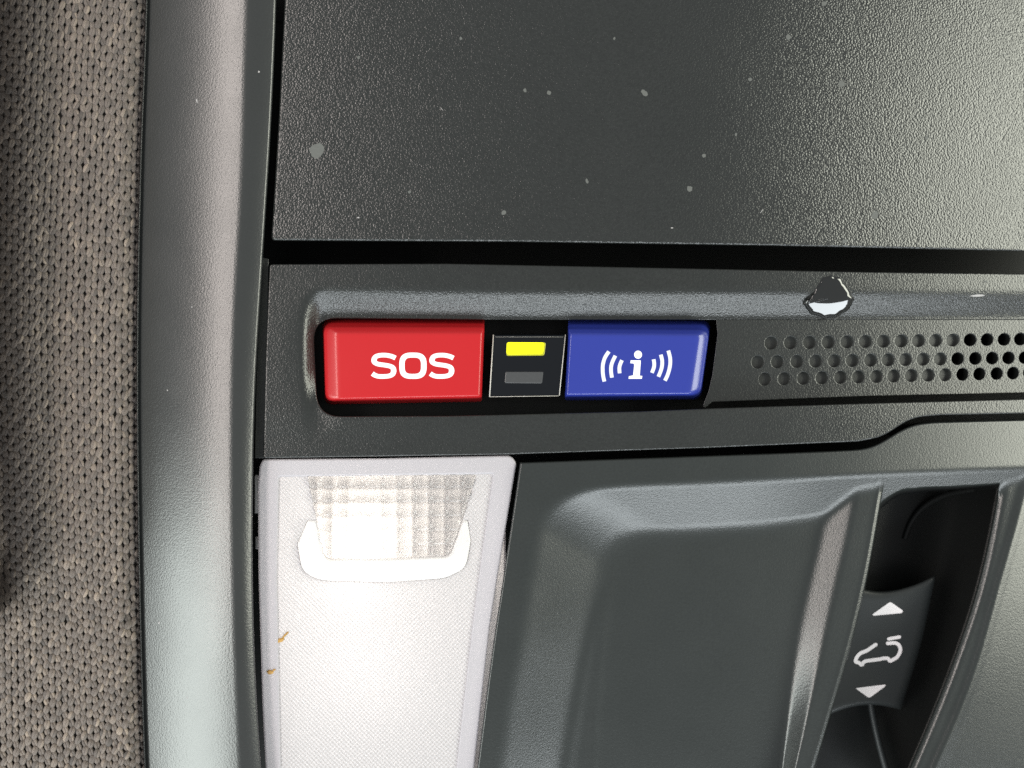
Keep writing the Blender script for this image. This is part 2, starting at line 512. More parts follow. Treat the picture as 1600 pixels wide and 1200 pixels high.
# --- buttons: a flat face with slanted borders, walls flaring out below
def quad_ring(q, rad, n_side=10, n_c=7):
    """Rounded ring through a quad (tl, tr, br, bl), rad per corner in px."""
    return rounded([(*q[k], rad[k]) for k in range(4)], 4)
def ring_n(q, rad, n):
    q = [np.array(p, float) for p in q]; pts = []
    for k in range(4):
        p = q[k]; a = q[k - 1] - p; b = q[(k + 1) % 4] - p
        a /= np.linalg.norm(a); b /= np.linalg.norm(b); r = max(rad[k], .01)
        for j in range(n + 1):
            t = j / n
            pts.append((1 - t) ** 2 * (p + a * r) + 2 * t * (1 - t) * p + t * t * (p + b * r))
        nx = q[(k + 1) % 4]; rn = max(rad[(k + 1) % 4], .01)
        s = p + b * r; e = nx - b * rn
        for j in range(1, 12): pts.append(s + (e - s) * j / 12)
    return np.array(pts)
def ringed(name, rings, mat, parent, smooth=True, cap=True):
    P = []; F = []; n = None
    for q, rad, z in rings:
        r = ring_n(q, rad, 8); n = len(r)
        P += list(M(r[:, 0], r[:, 1], z))
    for k in range(len(rings) - 1):
        for i in range(n):
            j = (i + 1) % n
            F.append((k * n + i, k * n + j, (k + 1) * n + j, (k + 1) * n + i)[::-1])
    if cap: F.append(tuple(range((len(rings) - 1) * n, len(rings) * n))[::-1])
    return mesh(name, P, F, mat, parent, smooth)
def inset(q, l, t, r, b):
    (x0, y0), (x1, y1), (x2, y2), (x3, y3) = q
    return [(x0 + l, y0 + t), (x1 - r, y1 + t), (x2 - r, y2 - b), (x3 + l, y3 - b)]

ZB = -0.35
q = [(505.5, 510), (757, 510.5), (753, 622.5), (508.5, 627)]
o = ringed('sos_button', [(inset(q, -2, -11, 0, -5), (14, 4, 4, 14), ZB - 4.6), (inset(q, 0, -2.5, 0, -1), (13, 5, 5, 13), ZB - 2.2), (q, (13, 6, 5, 13), ZB - 1.3),
     (inset(q, 1.2, .8, .6, .6), (13, 6, 5, 13), ZB - 1.0), (inset(q, 6, 3, 1.8, 1.5), (11, 5, 4, 11), ZB - .62),
     (inset(q, 15, 8.0, 3.5, 3), (7, 4, 3, 7), ZB - .22), (inset(q, 18, 9.6, 5, 4.2), (5, 3, 3, 5), ZB - .08), (inset(q, 21.5, 12, 7, 6), (4, 3, 3, 4), ZB - .01), (inset(q, 26, 15, 9, 8), (3, 3, 3, 3), ZB)],
    m_red, console)
sos = o; sos['label'] = 'glossy red emergency call button marked SOS'
zf = lambda x, y: ZB + 0 * x
def S_pts(ox):
    raw = [(545, 277), (500, 256), (440, 240), (380, 234), (310, 238), (255, 258), (231, 300), (240, 340), (290, 366), (380, 380), (455, 394), (503, 418), (519, 465), (500, 515),
           (450, 540), (370, 548), (290, 545), (240, 528), (205, 505)]
    return [(560 + (x + ox) / 9.41, 530 + y / 9.41) for x, y in raw]
stroke('letter', S_pts(0), 7.0, 8.4, zf, m_white, sos)
stroke('letter', S_pts(852), 7.0, 8.4, zf, m_white, sos)
def superell(cx, cy, a, b, e, n=64):
    t = np.linspace(0, 2 * math.pi, n + 1)[:-1]
    c, s = np.cos(t), np.sin(t)
    return np.stack([cx + a * np.sign(c) * abs(c) ** (2 / e), cy + b * np.sign(s) * abs(s) ** (2 / e)], 1)
oo = superell(560 + 802 / 9.41, 530 + 390 / 9.41, 201 / 9.41, 193 / 9.41, 2.9)
oi = superell(560 + 800 / 9.41, 530 + 390 / 9.41, 120 / 9.41, 120 / 9.41, 3.3)
P = list(M(oo[:, 0], oo[:, 1], ZB + .03)) + list(M(oi[:, 0], oi[:, 1], ZB + .03)) + list(M(oo[:, 0], oo[:, 1], ZB - .03)) + list(M(oi[:, 0], oi[:, 1], ZB - .03))
n = 64
F = [(i, n + i, n + (i + 1) % n, (i + 1) % n) for i in range(n)] + [(i, (i + 1) % n, 2 * n + (i + 1) % n, 2 * n + i) for i in range(n)] + [(n + i, 3 * n + i, 3 * n + (i + 1) % n, n + (i + 1) % n) for i in range(n)]
mesh('letter', P, F, m_white, sos, False)

q = [(888, 513), (1109, 514.5), (1094, 619), (882.5, 620.5)]
info = ringed('info_button', [(inset(q, 0, -13, -2, -5), (4, 14, 14, 4), ZB - 4.6), (inset(q, 0, -3, 0, -1), (3, 18, 16, 3), ZB - 2.2), (q, (3, 18, 16, 3), ZB - 1.35),
     (inset(q, .5, .8, 1.2, .6), (3, 18, 16, 3), ZB - 1.05), (inset(q, 1.2, 3, 5, 1.5), (3, 15, 14, 3), ZB - .66),
     (inset(q, 2.6, 7, 12, 3), (3, 10, 9, 3), ZB - .24), (inset(q, 3.2, 8.5, 15, 4.2), (2, 8, 7, 2), ZB - .09), (inset(q, 5, 11, 19, 6), (2, 6, 5, 2), ZB - .01), (inset(q, 7, 14, 24, 8), (2, 4, 4, 2), ZB)],
    m_blue, console)
info['label'] = 'glossy blue information call button'
def zi(pts): return [(920 + x / 10.667, 530 + y / 10.667) for x, y in pts]
for wv in ([(335, 205), (270, 305), (236, 420), (232, 520), (240, 615), (260, 705)], [(443, 275), (397, 370), (373, 450), (371, 540), (386, 640)],
           [(553, 350), (522, 420), (509, 485), (514, 568)], [(1080, 335), (1090, 400), (1085, 470), (1052, 560)],
           [(1200, 258), (1222, 350), (1220, 450), (1195, 540), (1160, 625)], [(1325, 190), (1353, 300), (1358, 400), (1342, 500), (1308, 610), (1268, 690)]):
    stroke('wave_mark', zi(wv), 5.8, 5.8, zf, m_pale, info)
t = np.linspace(0, 2 * math.pi, 25)[:-1]
shape('letter_dot', zi([(821 + 66 * math.cos(a), 258 + 68 * math.sin(a)) for a in t]), zf, m_white, info)
shape('letter_stem', zi([(697, 352), (866, 352), (866, 380), (850, 608), (892, 612), (884, 660), (662, 660), (668, 616), (738, 603), (757, 425), (745, 404), (692, 400)]), zf, m_white, info)

# --- indicator window between the buttons
q = [(771, 523), (884, 523), (874, 618.5), (764.5, 620)]
ZI = -0.9
ind = ringed('indicator_window', [(inset(q, 1, -2, 1, 0), (2, 2, 2, 2), ZI - 4.5), (q, (2, 2, 3, 2), ZI - .25), (inset(q, 1.2, 1.2, 1.2, 1.2), (2, 2, 3, 2), ZI - .02), (inset(q, 2.4, 2.4, 2.4, 2.4), (2, 2, 2, 2), ZI)], m_gloss, console, False)
ind['label'] = 'glossy black window holding two indicator lights'
zw = lambda x, y: ZI + 0 * x
def tube(name, a, b, r, z, mat, parent):
    c = M(np.array([a[0], b[0]]), np.array([a[1], b[1]]), np.array([z, z])); d = c[1] - c[0]; d /= np.linalg.norm(d)
    u = np.cross(d, [0, 0, 1.0]); u /= np.linalg.norm(u); v = np.cross(d, u); P = []
    for p in c:
        for k in range(8):
            an = 2 * math.pi * k / 8
            P.append(p + (u * math.cos(an) + v * math.sin(an)) * r / 1000)
    F = [(k, (k + 1) % 8, 8 + (k + 1) % 8, 8 + k) for k in range(8)] + [tuple(range(8))[::-1], tuple(range(8, 16))]
    return mesh(name, P, F, mat, parent)
tube('edge_glint', (771, 523), (765, 620), .085, ZI - .02, m_edge_glint, ind)  # pale tubes imitating the glints along the window's edges
tube('edge_glint', (883.5, 523), (874, 618), .075, ZI - .02, m_edge_glint, ind)
tube('edge_glint', (765, 620), (873, 618.5), .045, ZI - .04, m_edge_glint, ind)
tube('edge_glint', (774, 526.5), (880, 526.5), .018, ZI - .01, m_edge_glint, ind)
q = [(791.5, 534.5), (853, 535), (850.5, 555.5), (791, 556)]
o = ringed('lit_indicator_edge', [(q, (4, 4, 4, 4), ZI), (inset(q, .4, .2, .4, .2), (4, 4, 4, 4), ZI + .03)], m_led_side, ind, False)
ringed('lit_indicator', [(inset(q, .6, .4, 2.4, 2.4), (4, 4, 4, 4), ZI + .02), (inset(q, .8, .6, 2.6, 2.6), (4, 4, 4, 4), ZI + .05)], m_led, ind, False)['label'] = 'lit yellow indicator bar'
q = [(790, 581), (849, 581), (847, 599), (788.5, 598.5)]
ringed('unlit_indicator', [(q, (2, 2, 2, 2), ZI), (inset(q, 1.2, .6, 1.5, .8), (2, 2, 2, 2), ZI + .04)], m_off, ind, False)['label'] = 'unlit grey indicator bar'

# --- map lamp
def lamp_mat(name, col, transl, rough, mode):
    m, nt, b = new_mat(name)
    b.inputs['Base Color'].default_value = (*col, 1); b.inputs['Roughness'].default_value = rough
    out = nt.nodes['Material Output']
    tr = nt.nodes.new('ShaderNodeBsdfTranslucent'); tr.inputs['Color'].default_value = (*col, 1)
    mx = nt.nodes.new('ShaderNodeMixShader'); mx.inputs[0].default_value = transl
    nt.links.new(b.outputs[0], mx.inputs[1]); nt.links.new(tr.outputs[0], mx.inputs[2]); nt.links.new(mx.outputs[0], out.inputs['Surface'])
    if mode == 'prism':
        v = coords(nt)
        vals = []
        for ang in (math.pi / 4, -math.pi / 4):
            wv = nt.nodes.new('ShaderNodeTexWave'); wv.wave_type = 'BANDS'; wv.bands_direction = 'X'; wv.inputs['Scale'].default_value = 0.62
            mp = nt.nodes.new('ShaderNodeMapping'); mp.inputs['Rotation'].default_value = (0, 0, ang)
            nt.links.new(v, mp.inputs['Vector']); nt.links.new(mp.outputs[0], wv.inputs['Vector']); vals.append(wv.outputs['Fac'])
        ad = nt.nodes.new('ShaderNodeMath'); ad.operation = 'ADD'; nt.links.new(vals[0], ad.inputs[0]); nt.links.new(vals[1], ad.inputs[1])
        bp = nt.nodes.new('ShaderNodeBump'); bp.inputs['Distance'].default_value = 0.00005; bp.inputs['Strength'].default_value = .8
        nt.links.new(ad.outputs[0], bp.inputs['Height']); nt.links.new(bp.outputs[0], b.inputs['Normal']); nt.links.new(bp.outputs[0], tr.inputs['Normal'])
    return m
m_lens = lamp_mat('frosted_prism_lens', (0.70, 0.68, 0.695), 0.45, 0.40, 'prism')
m_rim = lamp_mat('frosted_lens_rim', (0.55, 0.53, 0.565), 0.30, 0.38, 'plain')
m_lip = lamp_mat('clear_moulded_lip', (0.74, 0.73, 0.73), 0.2, 0.40, 'plain')
m_pil, nt, b = new_mat('pillow_lens')
b.inputs['Base Color'].default_value = (0.9, 0.9, 0.92, 1); b.inputs['Roughness'].default_value = 0.14
b.inputs['Transmission Weight'].default_value = 0.96; b.inputs['IOR'].default_value = 1.45
tr = nt.nodes.new('ShaderNodeBsdfTranslucent'); tr.inputs['Color'].default_value = (.85, .84, .83, 1)
mx = nt.nodes.new('ShaderNodeMixShader'); mx.inputs[0].default_value = .60
nt.links.new(b.outputs[0], mx.inputs[1]); nt.links.new(tr.outputs[0], mx.inputs[2]); nt.links.new(mx.outputs[0], nt.nodes['Material Output'].inputs['Surface'])
m_reflect = plastic('pale_reflector', (0.60, 0.59, 0.59), 0.4, 3, 0, tone=.03)

lamp_out = rounded([(406, 727, 5), (411, 717.5, 4), (600, 716), (798, 711.5, 7), (807, 723, 5), (777.5, 900), (765, 980), (742, 1190), (736, 1260), (418, 1260), (410, 1100), (404, 900), (403, 760)], 4)
inner = rounded([(436, 745, 3), (600, 743), (770, 740.5, 3), (748, 900), (737, 985), (716, 1170), (708, 1248, 3), (440, 1248, 3), (437, 1100), (433, 900)], 4)
win = rounded([(481, 744.5, 2), (744, 742, 2), (702, 868, 12), (603, 872), (508, 873, 12)], 3)
zl = lambda x, y: -0.75 + 0.9 * sstep(742, 712, y) * 0 + 0 * x
rimp = plate('map_lamp', lamp_out, [inner], zl, m_rim, console, r=3.0, wall=4.5, spacing=9, hole_wall=.35)
rimp['label'] = 'lit frosted white map lamp'
lens_hole = rounded([(481, 744.5, 2), (744, 742, 2), (723, 812), (732, 812, 3), (736, 845), (728, 888, 14), (695, 904, 12), (603, 910), (500, 907, 12), (472, 893, 14), (464.5, 850), (480, 812, 3), (495, 812)], 3)
lip = rounded([(480.5, 812, 4), (465, 850), (472.5, 893, 14), (500, 906.5, 12), (603, 909.5), (695, 903.5, 12), (727.5, 888, 14), (735.5, 845), (731.5, 812, 4), (723.5, 812, 3), (704, 869, 11), (603, 873), (507, 874, 12), (495.5, 812, 3)], 3)
z_inner = lambda x, y: -1.05 + 0 * x
plate('prism_lens', inner + 2.2 * np.sign(inner - inner.mean(0)), [lens_hole], z_inner, m_lens, rimp, r=.6, wall=0, spacing=8, fl=1, hole_wall=0.6)
z_lip = lambda x, y: -.62 - .45 * sstep(870, 812, y)
plate('lens_lip', lip, [], z_lip, m_lip, rimp, r=4, wall=.5, spacing=5, fl=4)
cell = 25.0
def z_pil(x, y):
    u = ((x - 494.5) / cell) % 1 * 2 - 1; v = ((y - 742) / 22.2) % 1 * 2 - 1
    return -1.45 + 0.9 * (1 - .5 * (u * u + v * v))
plate('pillow_lens', win, [], z_pil, m_pil, rimp, r=.4, wall=.3, spacing=cell / 9, origin=(494.5, 742), fl=1)
# the white reflector tub and its bulbs
def tub(name, x0, y0, x1, y1, z0, z1, mat, parent):
    P = list(M([x0, x1, x1, x0], [y0, y0, y1, y1], z0)) + list(M([x0 + 14, x1 - 14, x1 - 14, x0 + 14], [y0 + 10, y0 + 10, y1 - 10, y1 - 10], z1))
    F = [(0, 1, 5, 4), (1, 2, 6, 5), (2, 3, 7, 6), (3, 0, 4, 7), (4, 5, 6, 7)]
    return mesh(name, P, F, mat, parent, False)
tub('reflector', 416, 728, 790, 1260, -3.2, -15.0, m_reflect, rimp)
def bulb(px, py, z, rad, power, col):
    c = M(px, py, z); P = []; F = []
    for i in range(7):
        for j in range(12):
            th = math.pi * i / 6; ph = 2 * math.pi * j / 12
            P.append(c + np.array([math.sin(th) * math.cos(ph), math.sin(th) * math.sin(ph), math.cos(th)]) * rad / 1000)
    for i in range(6):
        for j in range(12):
            F.append((i * 12 + j, (i + 1) * 12 + j, (i + 1) * 12 + (j + 1) % 12, i * 12 + (j + 1) % 12))
    m = emitter('bulb_glow', col, 6.0)
    m.cycles.emission_sampling = 'NONE'
    P = [p - np.array([0, 0, 2.1 * rad / 1000]) for p in P]      # the chip sits right behind its light
    mesh('bulb', P, F, m, rimp)
    l = bpy.data.lights.new('bulb_light', 'POINT'); l.shadow_soft_size = rad / 1000; l.color = col
    l.energy = 4 * math.pi ** 2 * (rad / 1000) ** 2 * power
    o = bpy.data.objects.new('bulb_light', l); COL.objects.link(o); o.parent = rimp; o.location = c
bulb(574, 834, -5.6, 1.8, 20.0, (1.0, 0.92, 0.82))
bulb(556, 900, -5.2, 1.4, 9.0, (1.0, 0.93, 0.84))
bulb(585, 1010, -12.0, 2.0, 15.0, (1.0, 0.95, 0.89))

# clips at the lamp's left edge
for (x0, y0, x1, y1, zt) in ((398, 742, 405, 802, -1.6), (399, 838, 405, 858, -2.2)):
    ringed('clip', [([(x0, y0), (x1, y0), (x1, y1), (x0, y1)], (2, 2, 2, 2), zt - 2), ([(x0, y0), (x1, y0), (x1, y1), (x0, y1)], (2, 2, 2, 2), zt), (inset([(x0, y0), (x1, y0), (x1, y1), (x0, y1)], 1, 2, 1, 2), (1, 1, 1, 1), zt + .2)], m_clip, rimp)

# --- sunroof switch housing
A = lin([(700, 816), (722, 813), (900, 787), (1000, 772), (1200, 746), (1260, 738)])
B = lin([(700, 862), (800, 846), (900, 826), (1000, 812), (1080, 797), (1200, 780), (1260, 772)])
C = lin([(700, 975), (860, 957), (950, 938), (1050, 915), (1200, 888), (1260, 876)])
Dl = lin([(700, 1305), (837, 1277), (975, 1246), (1150, 1227), (1260, 1216)])
Dr = lin([(700, 1350), (800, 1333), (950, 1300), (1117, 1262), (1260, 1228)])
H = lin([(700, 1389), (790, 1374), (900, 1354), (1020, 1325), (1115, 1297), (1200, 1271), (1260, 1250)])
E = lin([(700, 1572), (771, 1560), (925, 1526), (1050, 1484), (1200, 1422), (1260, 1395)])
H2 = lin([(700, 1616), (780, 1598), (908, 1563), (1062, 1518), (1183, 1468), (1260, 1432)])
yt_k = np.array([(700, 727), (810, 723), (1000, 716), (1100, 712.5), (1200, 709), (1300, 705), (1345, 702.5), (1366, 697), (1386, 686), (1406, 673), (1428, 663.5), (1455, 660), (1520, 658), (1600, 656), (1760, 651)], float)
def ytop(x):
    return sum(np.interp(np.asarray(x, float) + o, yt_k[:, 0], yt_k[:, 1]) for o in (-9, -4.5, 0, 4.5, 9)) / 5
ycrest = lin([(800, 790), (860, 774), (950, 762), (1100, 754), (1250, 747), (1400, 739), (1600, 731), (1760, 726)])
yfoot = lin([(800, 850), (955, 838), (1100, 834), (1180, 829), (1300, 812), (1450, 806), (1600, 800), (1760, 796)])
FL = -5.2
segs = [(A, -1), (lambda y: A(y) + 3, 3), (B, 12), (C, 34), (Dl, 60), (Dr, 16), (lambda y: H(y) - 9, 12), (H, 7), (lambda y: H(y) + 2.0, 2), (lambda y: H(y) + 3.0, 1), (lambda y: E(y) - 1.5, 44), (E, 2), (H2, 18), (lambda y: H2(y) + 12, 8), (lambda y: 1760 + 0 * y, 24)]
srow = np.concatenate([np.linspace(0, .004, 3), np.linspace(.006, .058, 14)[:-1], np.linspace(.058, .19, 70)[:-1], np.linspace(.19, 1, 150)])
cols = [(segs[0][0], segs[0][0], 0.0, 0)]
for k in range(1, len(segs)):
    for j in range(1, segs[k][1] + 1): cols.append((segs[k - 1][0], segs[k][0], j / segs[k][1], k))
nr, nc = len(srow), len(cols)
X = np.zeros((nr, nc)); Y = np.zeros((nr, nc)); 
for j, (f0, f1, t, k) in enumerate(cols):
    y = 900 + 0 * srow
    for it in range(12):
        x = f0(y) + (f1(y) - f0(y)) * t
        yt = ytop(x); y = yt + srow * (1262 - yt)
    X[:, j] = x; Y[:, j] = y
def interp_s(y, x, fs, zs):
    """height by linear-smooth interpolation across the traced lines"""
    out = np.full(x.shape, float(zs[0]))
    L = [f(y) for f in fs]
    for k in range(len(fs) - 1):
        s = np.clip((x - L[k]) / (L[k + 1] - L[k]), 0, 1)
        out = out + (zs[k + 1] - zs[k]) * s
    return out
sL = (X - B(Y)) / (C(Y) - B(Y))
tT = (Y - ycrest(X)) / (yfoot(X) - ycrest(X))
def smin(a, b, k): return -smax(-a, -b, k)
def ramp(t):                      # straight slope with rounded top and foot
    e = 0.10
    g = lambda v, e_: np.where(v < -e_, 0, np.where(v > e_, v, (v + e_) ** 2 / (4 * e_)))
    return g(t, e) - g(t - 1, .22)
z_scoop = FL * ramp(smin(np.clip(sL, -3, 3), np.clip(tT, -3, 3), .75))
side = interp_s(Y, X, [C, Dl, Dr, lambda y: H(y) - 9, H], [FL, FL + .2, FL + 3.2, FL + 3.5, FL + 4.0])
side = side - 0.5 * sstep(0, 1, (X - (H(Y) - 5)) / 5)
rb = interp_s(Y, X, [E, lambda y: E(y) + 10, lambda y: H2(y) - 12, H2, lambda y: H2(y) + 14, lambda y: H2(y) + 140], [-2.9, -2.0, -1.7, -1.0, -1.3, -2.2])
prof_z = np.where(X < C(Y), FL, np.where(X <= H(Y) + .01, side, np.where(X >= E(Y) - .01, rb, -16.0)))
Z = smax(np.where(prof_z < FL - 1, -16, prof_z), z_scoop, .9)
def smooth_cols(Z, lo, hi, n):
    for _ in range(n):
        S = Z.copy(); S[:, 1:-1] = (Z[:, :-2] + 2 * Z[:, 1:-1] + Z[:, 2:]) / 4
        S2 = Z.copy(); S2[:, lo:hi] = S[:, lo:hi]; Z = S2
    return Z
kk = np.array([c[3] for c in cols])
Z = smooth_cols(Z, 4, np.where(kk <= 7)[0][-1] - 1, 4)
Z = smooth_cols(Z, np.where(kk >= 12)[0][0] + 2, len(cols) - 1, 5)
rec = (X > H(Y) + 1.0) & (X < E(Y) - 1.0)
yR = lin([(1370, 792), (1385, 779), (1402, 768), (1430, 763), (1500, 759), (1560, 755), (1590, 752)])
wall_t = sstep(0, 7, Y - yR(X))
Zrec = Z * (1 - wall_t) + np.minimum(-12.5, -16 + 0 * Z) * wall_t
Z = np.where(rec, Zrec, Z)
# crest and rim rounding
Z = Z - 0.0
# faint double swell shaped to imitate two reflected streaks, opening towards the bottom
R1 = lin([(900, 952), (1000, 925), (1100, 905), (1260, 878)]); R2 = lin([(900, 956), (1000, 940), (1100, 930), (1260, 922)])
fade = sstep(880, 1010, Y)
Z = Z + 0.22 * fade * (np.exp(-((X - R1(Y)) / 9) ** 2) + np.exp(-((X - R2(Y)) / 9) ** 2))
Z = Z + zc(X) * np.clip(1.0, 0, 1)
# outer edge: rounded and turned down
Xe = X.copy(); Ye = Y.copy()
Z[:, 0] -= .35; Z[:, 1] -= .1
Z[0, :] -= .35; Z[1, :] -= .1
X = np.hstack([X[:, :1] - .6, X[:, :1] - .2, X]); Y = np.hstack([Y[:, :1], Y[:, :1], Y]); Z = np.hstack([Z[:, :1] - 9, Z[:, :1] - .5, Z])
X = np.vstack([X[:1], X[:1], X]); Y = np.vstack([Y[:1] - .6, Y[:1] - .2, Y]); Z = np.vstack([Z[:1] - 9, Z[:1] - .5, Z])
house = grid_mesh('switch_surround', X, Y, Z, m_house, console)
house['label'] = 'smooth hollowed surround of the sunroof switch with two raised fins'
z_house = lambda x, y: FL + .06 + zc(x) + 0 * y
stroke('scratch', [(1103, 1037), (1118, 1034), (1130, 1037), (1136, 1044)], .9, .9, z_house, m_spot, house, lift=.01)
stroke('scratch', [(990, 1080), (1010, 1100), (1030, 1112)], .6, .6, z_house, m_spot, house, lift=.01)
# recess faces coloured darker to deepen their shade
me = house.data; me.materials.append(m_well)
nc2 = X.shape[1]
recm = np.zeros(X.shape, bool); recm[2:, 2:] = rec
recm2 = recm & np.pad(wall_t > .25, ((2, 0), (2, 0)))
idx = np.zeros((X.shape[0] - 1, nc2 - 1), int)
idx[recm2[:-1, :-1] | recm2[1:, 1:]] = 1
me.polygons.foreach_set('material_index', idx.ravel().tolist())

# added tubes imitating curved reflections in the recess, above and below the rocker
def reflection_tube(name, pts, z0, z1, rad, mat):
    c = catmull(pts, 8); z = np.linspace(z0, z1, len(c)); Pc = M(c[:, 0], c[:, 1], z)
    d = np.gradient(Pc, axis=0); P = []; F = []
    for p, t_ in zip(Pc, d):
        t_ = t_ / np.linalg.norm(t_); u = np.cross(t_, [0, 0, 1.0]); u /= np.linalg.norm(u); v = np.cross(u, t_)
        for k in range(10):
            a = 2 * math.pi * k / 10; P.append(p + (u * math.cos(a) + v * math.sin(a)) * rad / 1000)
    m = len(Pc)
    for i in range(m - 1):
        for k in range(10): F.append((i * 10 + k, i * 10 + (k + 1) % 10, (i + 1) * 10 + (k + 1) % 10, (i + 1) * 10 + k))
    return mesh(name, P, F, mat, house)
reflection_tube('reflection_tube', [(1359, 1090), (1364, 1120), (1373, 1160), (1388, 1215), (1400, 1260)], -15.6, -15.6, .6, m_switch)
reflection_tube('reflection_tube', [(1413, 842), (1424, 815), (1445, 790), (1480, 772), (1520, 764)], -19.0, -19.0, .5, m_well)

# --- rocker switch
nu, nv = 26, 34
U, V = np.meshgrid(np.linspace(0, 1, nu), np.linspace(0, 1, nv))
topc = lin([(0, 917), (.12, 921), (.35, 925), (.6, 921), (.85, 910), (1, 900)])
botc = lin([(0, 1122), (.25, 1108), (.5, 1101), (.75, 1102), (1, 1108)])
lx = lin([(900, 1336), (1000, 1316), (1120, 1282)]); rx = lin([(900, 1461), (1000, 1440), (1110, 1407)])
Ys = topc(U) + (botc(U) - topc(U)) * V
Xs = lx(Ys) + (rx(Ys) - lx(Ys)) * U
z_sw0 = lambda v: -12.3 - 1.0 * np.sin(np.clip(v, 0, 1) * math.pi)
Zs = z_sw0(V) - .25 * sstep(.93, 1, U) - 0.3 * sstep(.04, 0, V) - .3 * sstep(.97, 1, V)
X3 = np.hstack([Xs, Xs[:, -1:] + .8, Xs[:, -1:] + 1]); Y3 = np.hstack([Ys, Ys[:, -1:], Ys[:, -1:]]); Z3 = np.hstack([Zs, Zs[:, -1:] - .5, Zs[:, -1:] - 5])
X3 = np.vstack([X3[:1], X3, X3[-1:]]); Y3 = np.vstack([Y3[:1] - 1, Y3, Y3[-1:] + 1]); Z3 = np.vstack([Z3[:1] - 5, Z3, Z3[-1:] - 5])
sw = grid_mesh('sunroof_switch', X3, Y3, Z3, m_switch, console)
sw['label'] = 'dark grey rocker switch marked with arrows and a car'
def zsw(x, y):
    u = np.clip((x - lx(y)) / (rx(y) - lx(y)), 0, 1)
    return z_sw0((y - topc(u)) / (botc(u) - topc(u)))
def zc4(pts): return [(1280 + x / 6, 920 + y / 6) for x, y in pts]
shape('up_arrow', zc4([(650, 132), (665, 126), (682, 132), (782, 202), (784, 214), (770, 228), (512, 252), (500, 240)]), zsw, m_icon, sw, .05)
shape('down_arrow', zc4([(345, 936), (355, 930), (612, 898), (624, 904), (614, 918), (486, 1012), (470, 1020), (452, 1014)]), zsw, m_icon, sw, .05)
stroke('car_symbol', zc4([(530, 523), (445, 580), (388, 604), (352, 645), (342, 682), (372, 693), (400, 713), (430, 680), (540, 664), (635, 650), (662, 676), (695, 662), (735, 635), (760, 580), (750, 532), (712, 508), (642, 512)]),
       5.6, 5.6, zsw, m_icon, sw, round_cap=True, lift=.05)
stroke('roof_mark', zc4([(652, 470), (700, 461), (752, 452)]), 5.2, 5.2, zsw, m_icon, sw, lift=.05, round_cap=True)

# ------------------------------------------------------------------ the drop on the trim
def z_drop_base(x, y): return z_bezel(np.atleast_1d(x).astype(float), np.atleast_1d(y).astype(float))
out = catmull([(1262, 467), (1271, 458), (1281, 441), (1292, 431), (1306, 431), (1318, 441), (1327, 455), (1334, 464), (1333, 474), (1322, 487), (1305, 496), (1285, 497), (1268, 491), (1259, 482), (1255, 473)], 5, True)
def z_drop_top(x, y):
    u = (np.asarray(y, float) - (468 - 5 * ((np.asarray(x, float) - 1290) / 36) ** 2)) / 10
    return zc(x) + float(z_bezel(np.array([1296.0]), np.array([436.0]))[0] - zc(1296.0)) + .16 - .66 * .35 * np.log1p(np.exp(np.clip(u / .35, -30, 30))) - .03 * u + .004 * (x - 1296) / 10
out = out + rng.normal(0, .45, out.shape) + 1.1 * np.stack([np.sin(np.arange(len(out)) * .9), np.cos(np.arange(len(out)) * 1.27)], 1)
cen = np.array([1296.0, 467.0]); rings = []; P = []; F = []
NR = 14
for k in range(NR):
    f = 1 - k / NR
    pts = cen + (out - cen) * f
    zb_ = z_drop_base(pts[:, 0], pts[:, 1])
    P += list(M(pts[:, 0], pts[:, 1], zb_ + (z_drop_top(pts[:, 0], pts[:, 1]) - zb_) * min(1, (1 - f) / .12) ** .6 - (.03 if k == 0 else 0)))
P.append(M(cen[0], cen[1], float(z_drop_top(cen[0], cen[1])))); n = len(out)
sgn = area2(out) > 0
for k in range(NR - 1):
    for i in range(n):
        j = (i + 1) % n; f = (k * n + i, k * n + j, (k + 1) * n + j, (k + 1) * n + i)
        F.append(f if sgn else f[::-1])
for i in range(n):
    f = ((NR - 1) * n + i, (NR - 1) * n + (i + 1) % n, len(P) - 1); F.append(f if sgn else f[::-1])
m_drop = plastic('glossy_dark_droplet', (0.010, 0.011, 0.011), 0.03, 5, 0, spec=1.0)
drop = mesh('droplet', P, F, m_drop)
drop['label'] = 'glossy dark droplet on the trim above the speaker grille'; drop['category'] = 'droplet'

# crumbs on the lamp
m_crumb = plastic('ochre_crumb', (0.42, 0.24, 0.06), 0.6, 6, .03, tone=.4)
def crumb(blobs, z, label):
    P = []; F = []
    for (cx, cy, r1, r2, ang) in blobs:
        b0 = len(P); n = 10
        for k, (s, h) in enumerate(((1, 0), (.75, .12), (.3, .2))):
            for i in range(n):
                a = 2 * math.pi * i / n; q = s * (.8 + .4 * random.random())
                dx, dy = r1 * q * math.cos(a), r2 * q * math.sin(a)
                P.append(M(cx + dx * math.cos(ang) - dy * math.sin(ang), cy + dx * math.sin(ang) + dy * math.cos(ang), z + h))
        for k in range(2):
            for i in range(n):
                j = (i + 1) % n; F.append((b0 + k * n + i, b0 + (k + 1) * n + i, b0 + (k + 1) * n + j, b0 + k * n + j))
        F.append(tuple(b0 + 2 * n + i for i in range(n))[::-1])
    o = mesh('crumb', P, F, m_crumb); o['label'] = label; o['category'] = 'crumb'; o['group'] = 'crumbs on the lamp lens'
crumb([(438, 1000, 7.5, 3.2, -.35), (446, 992, 7.5, 1.6, -.8), (434, 1003, 3, 2, 0)], -1.05, 'yellowish crumb with a tail on the lamp lens, the upper one')
crumb([(422, 1050, 5.5, 3.6, .1), (428, 1047, 3, 1.6, -.5)], -.74, 'small brown crumb on the frosted lamp rim, the lower one')

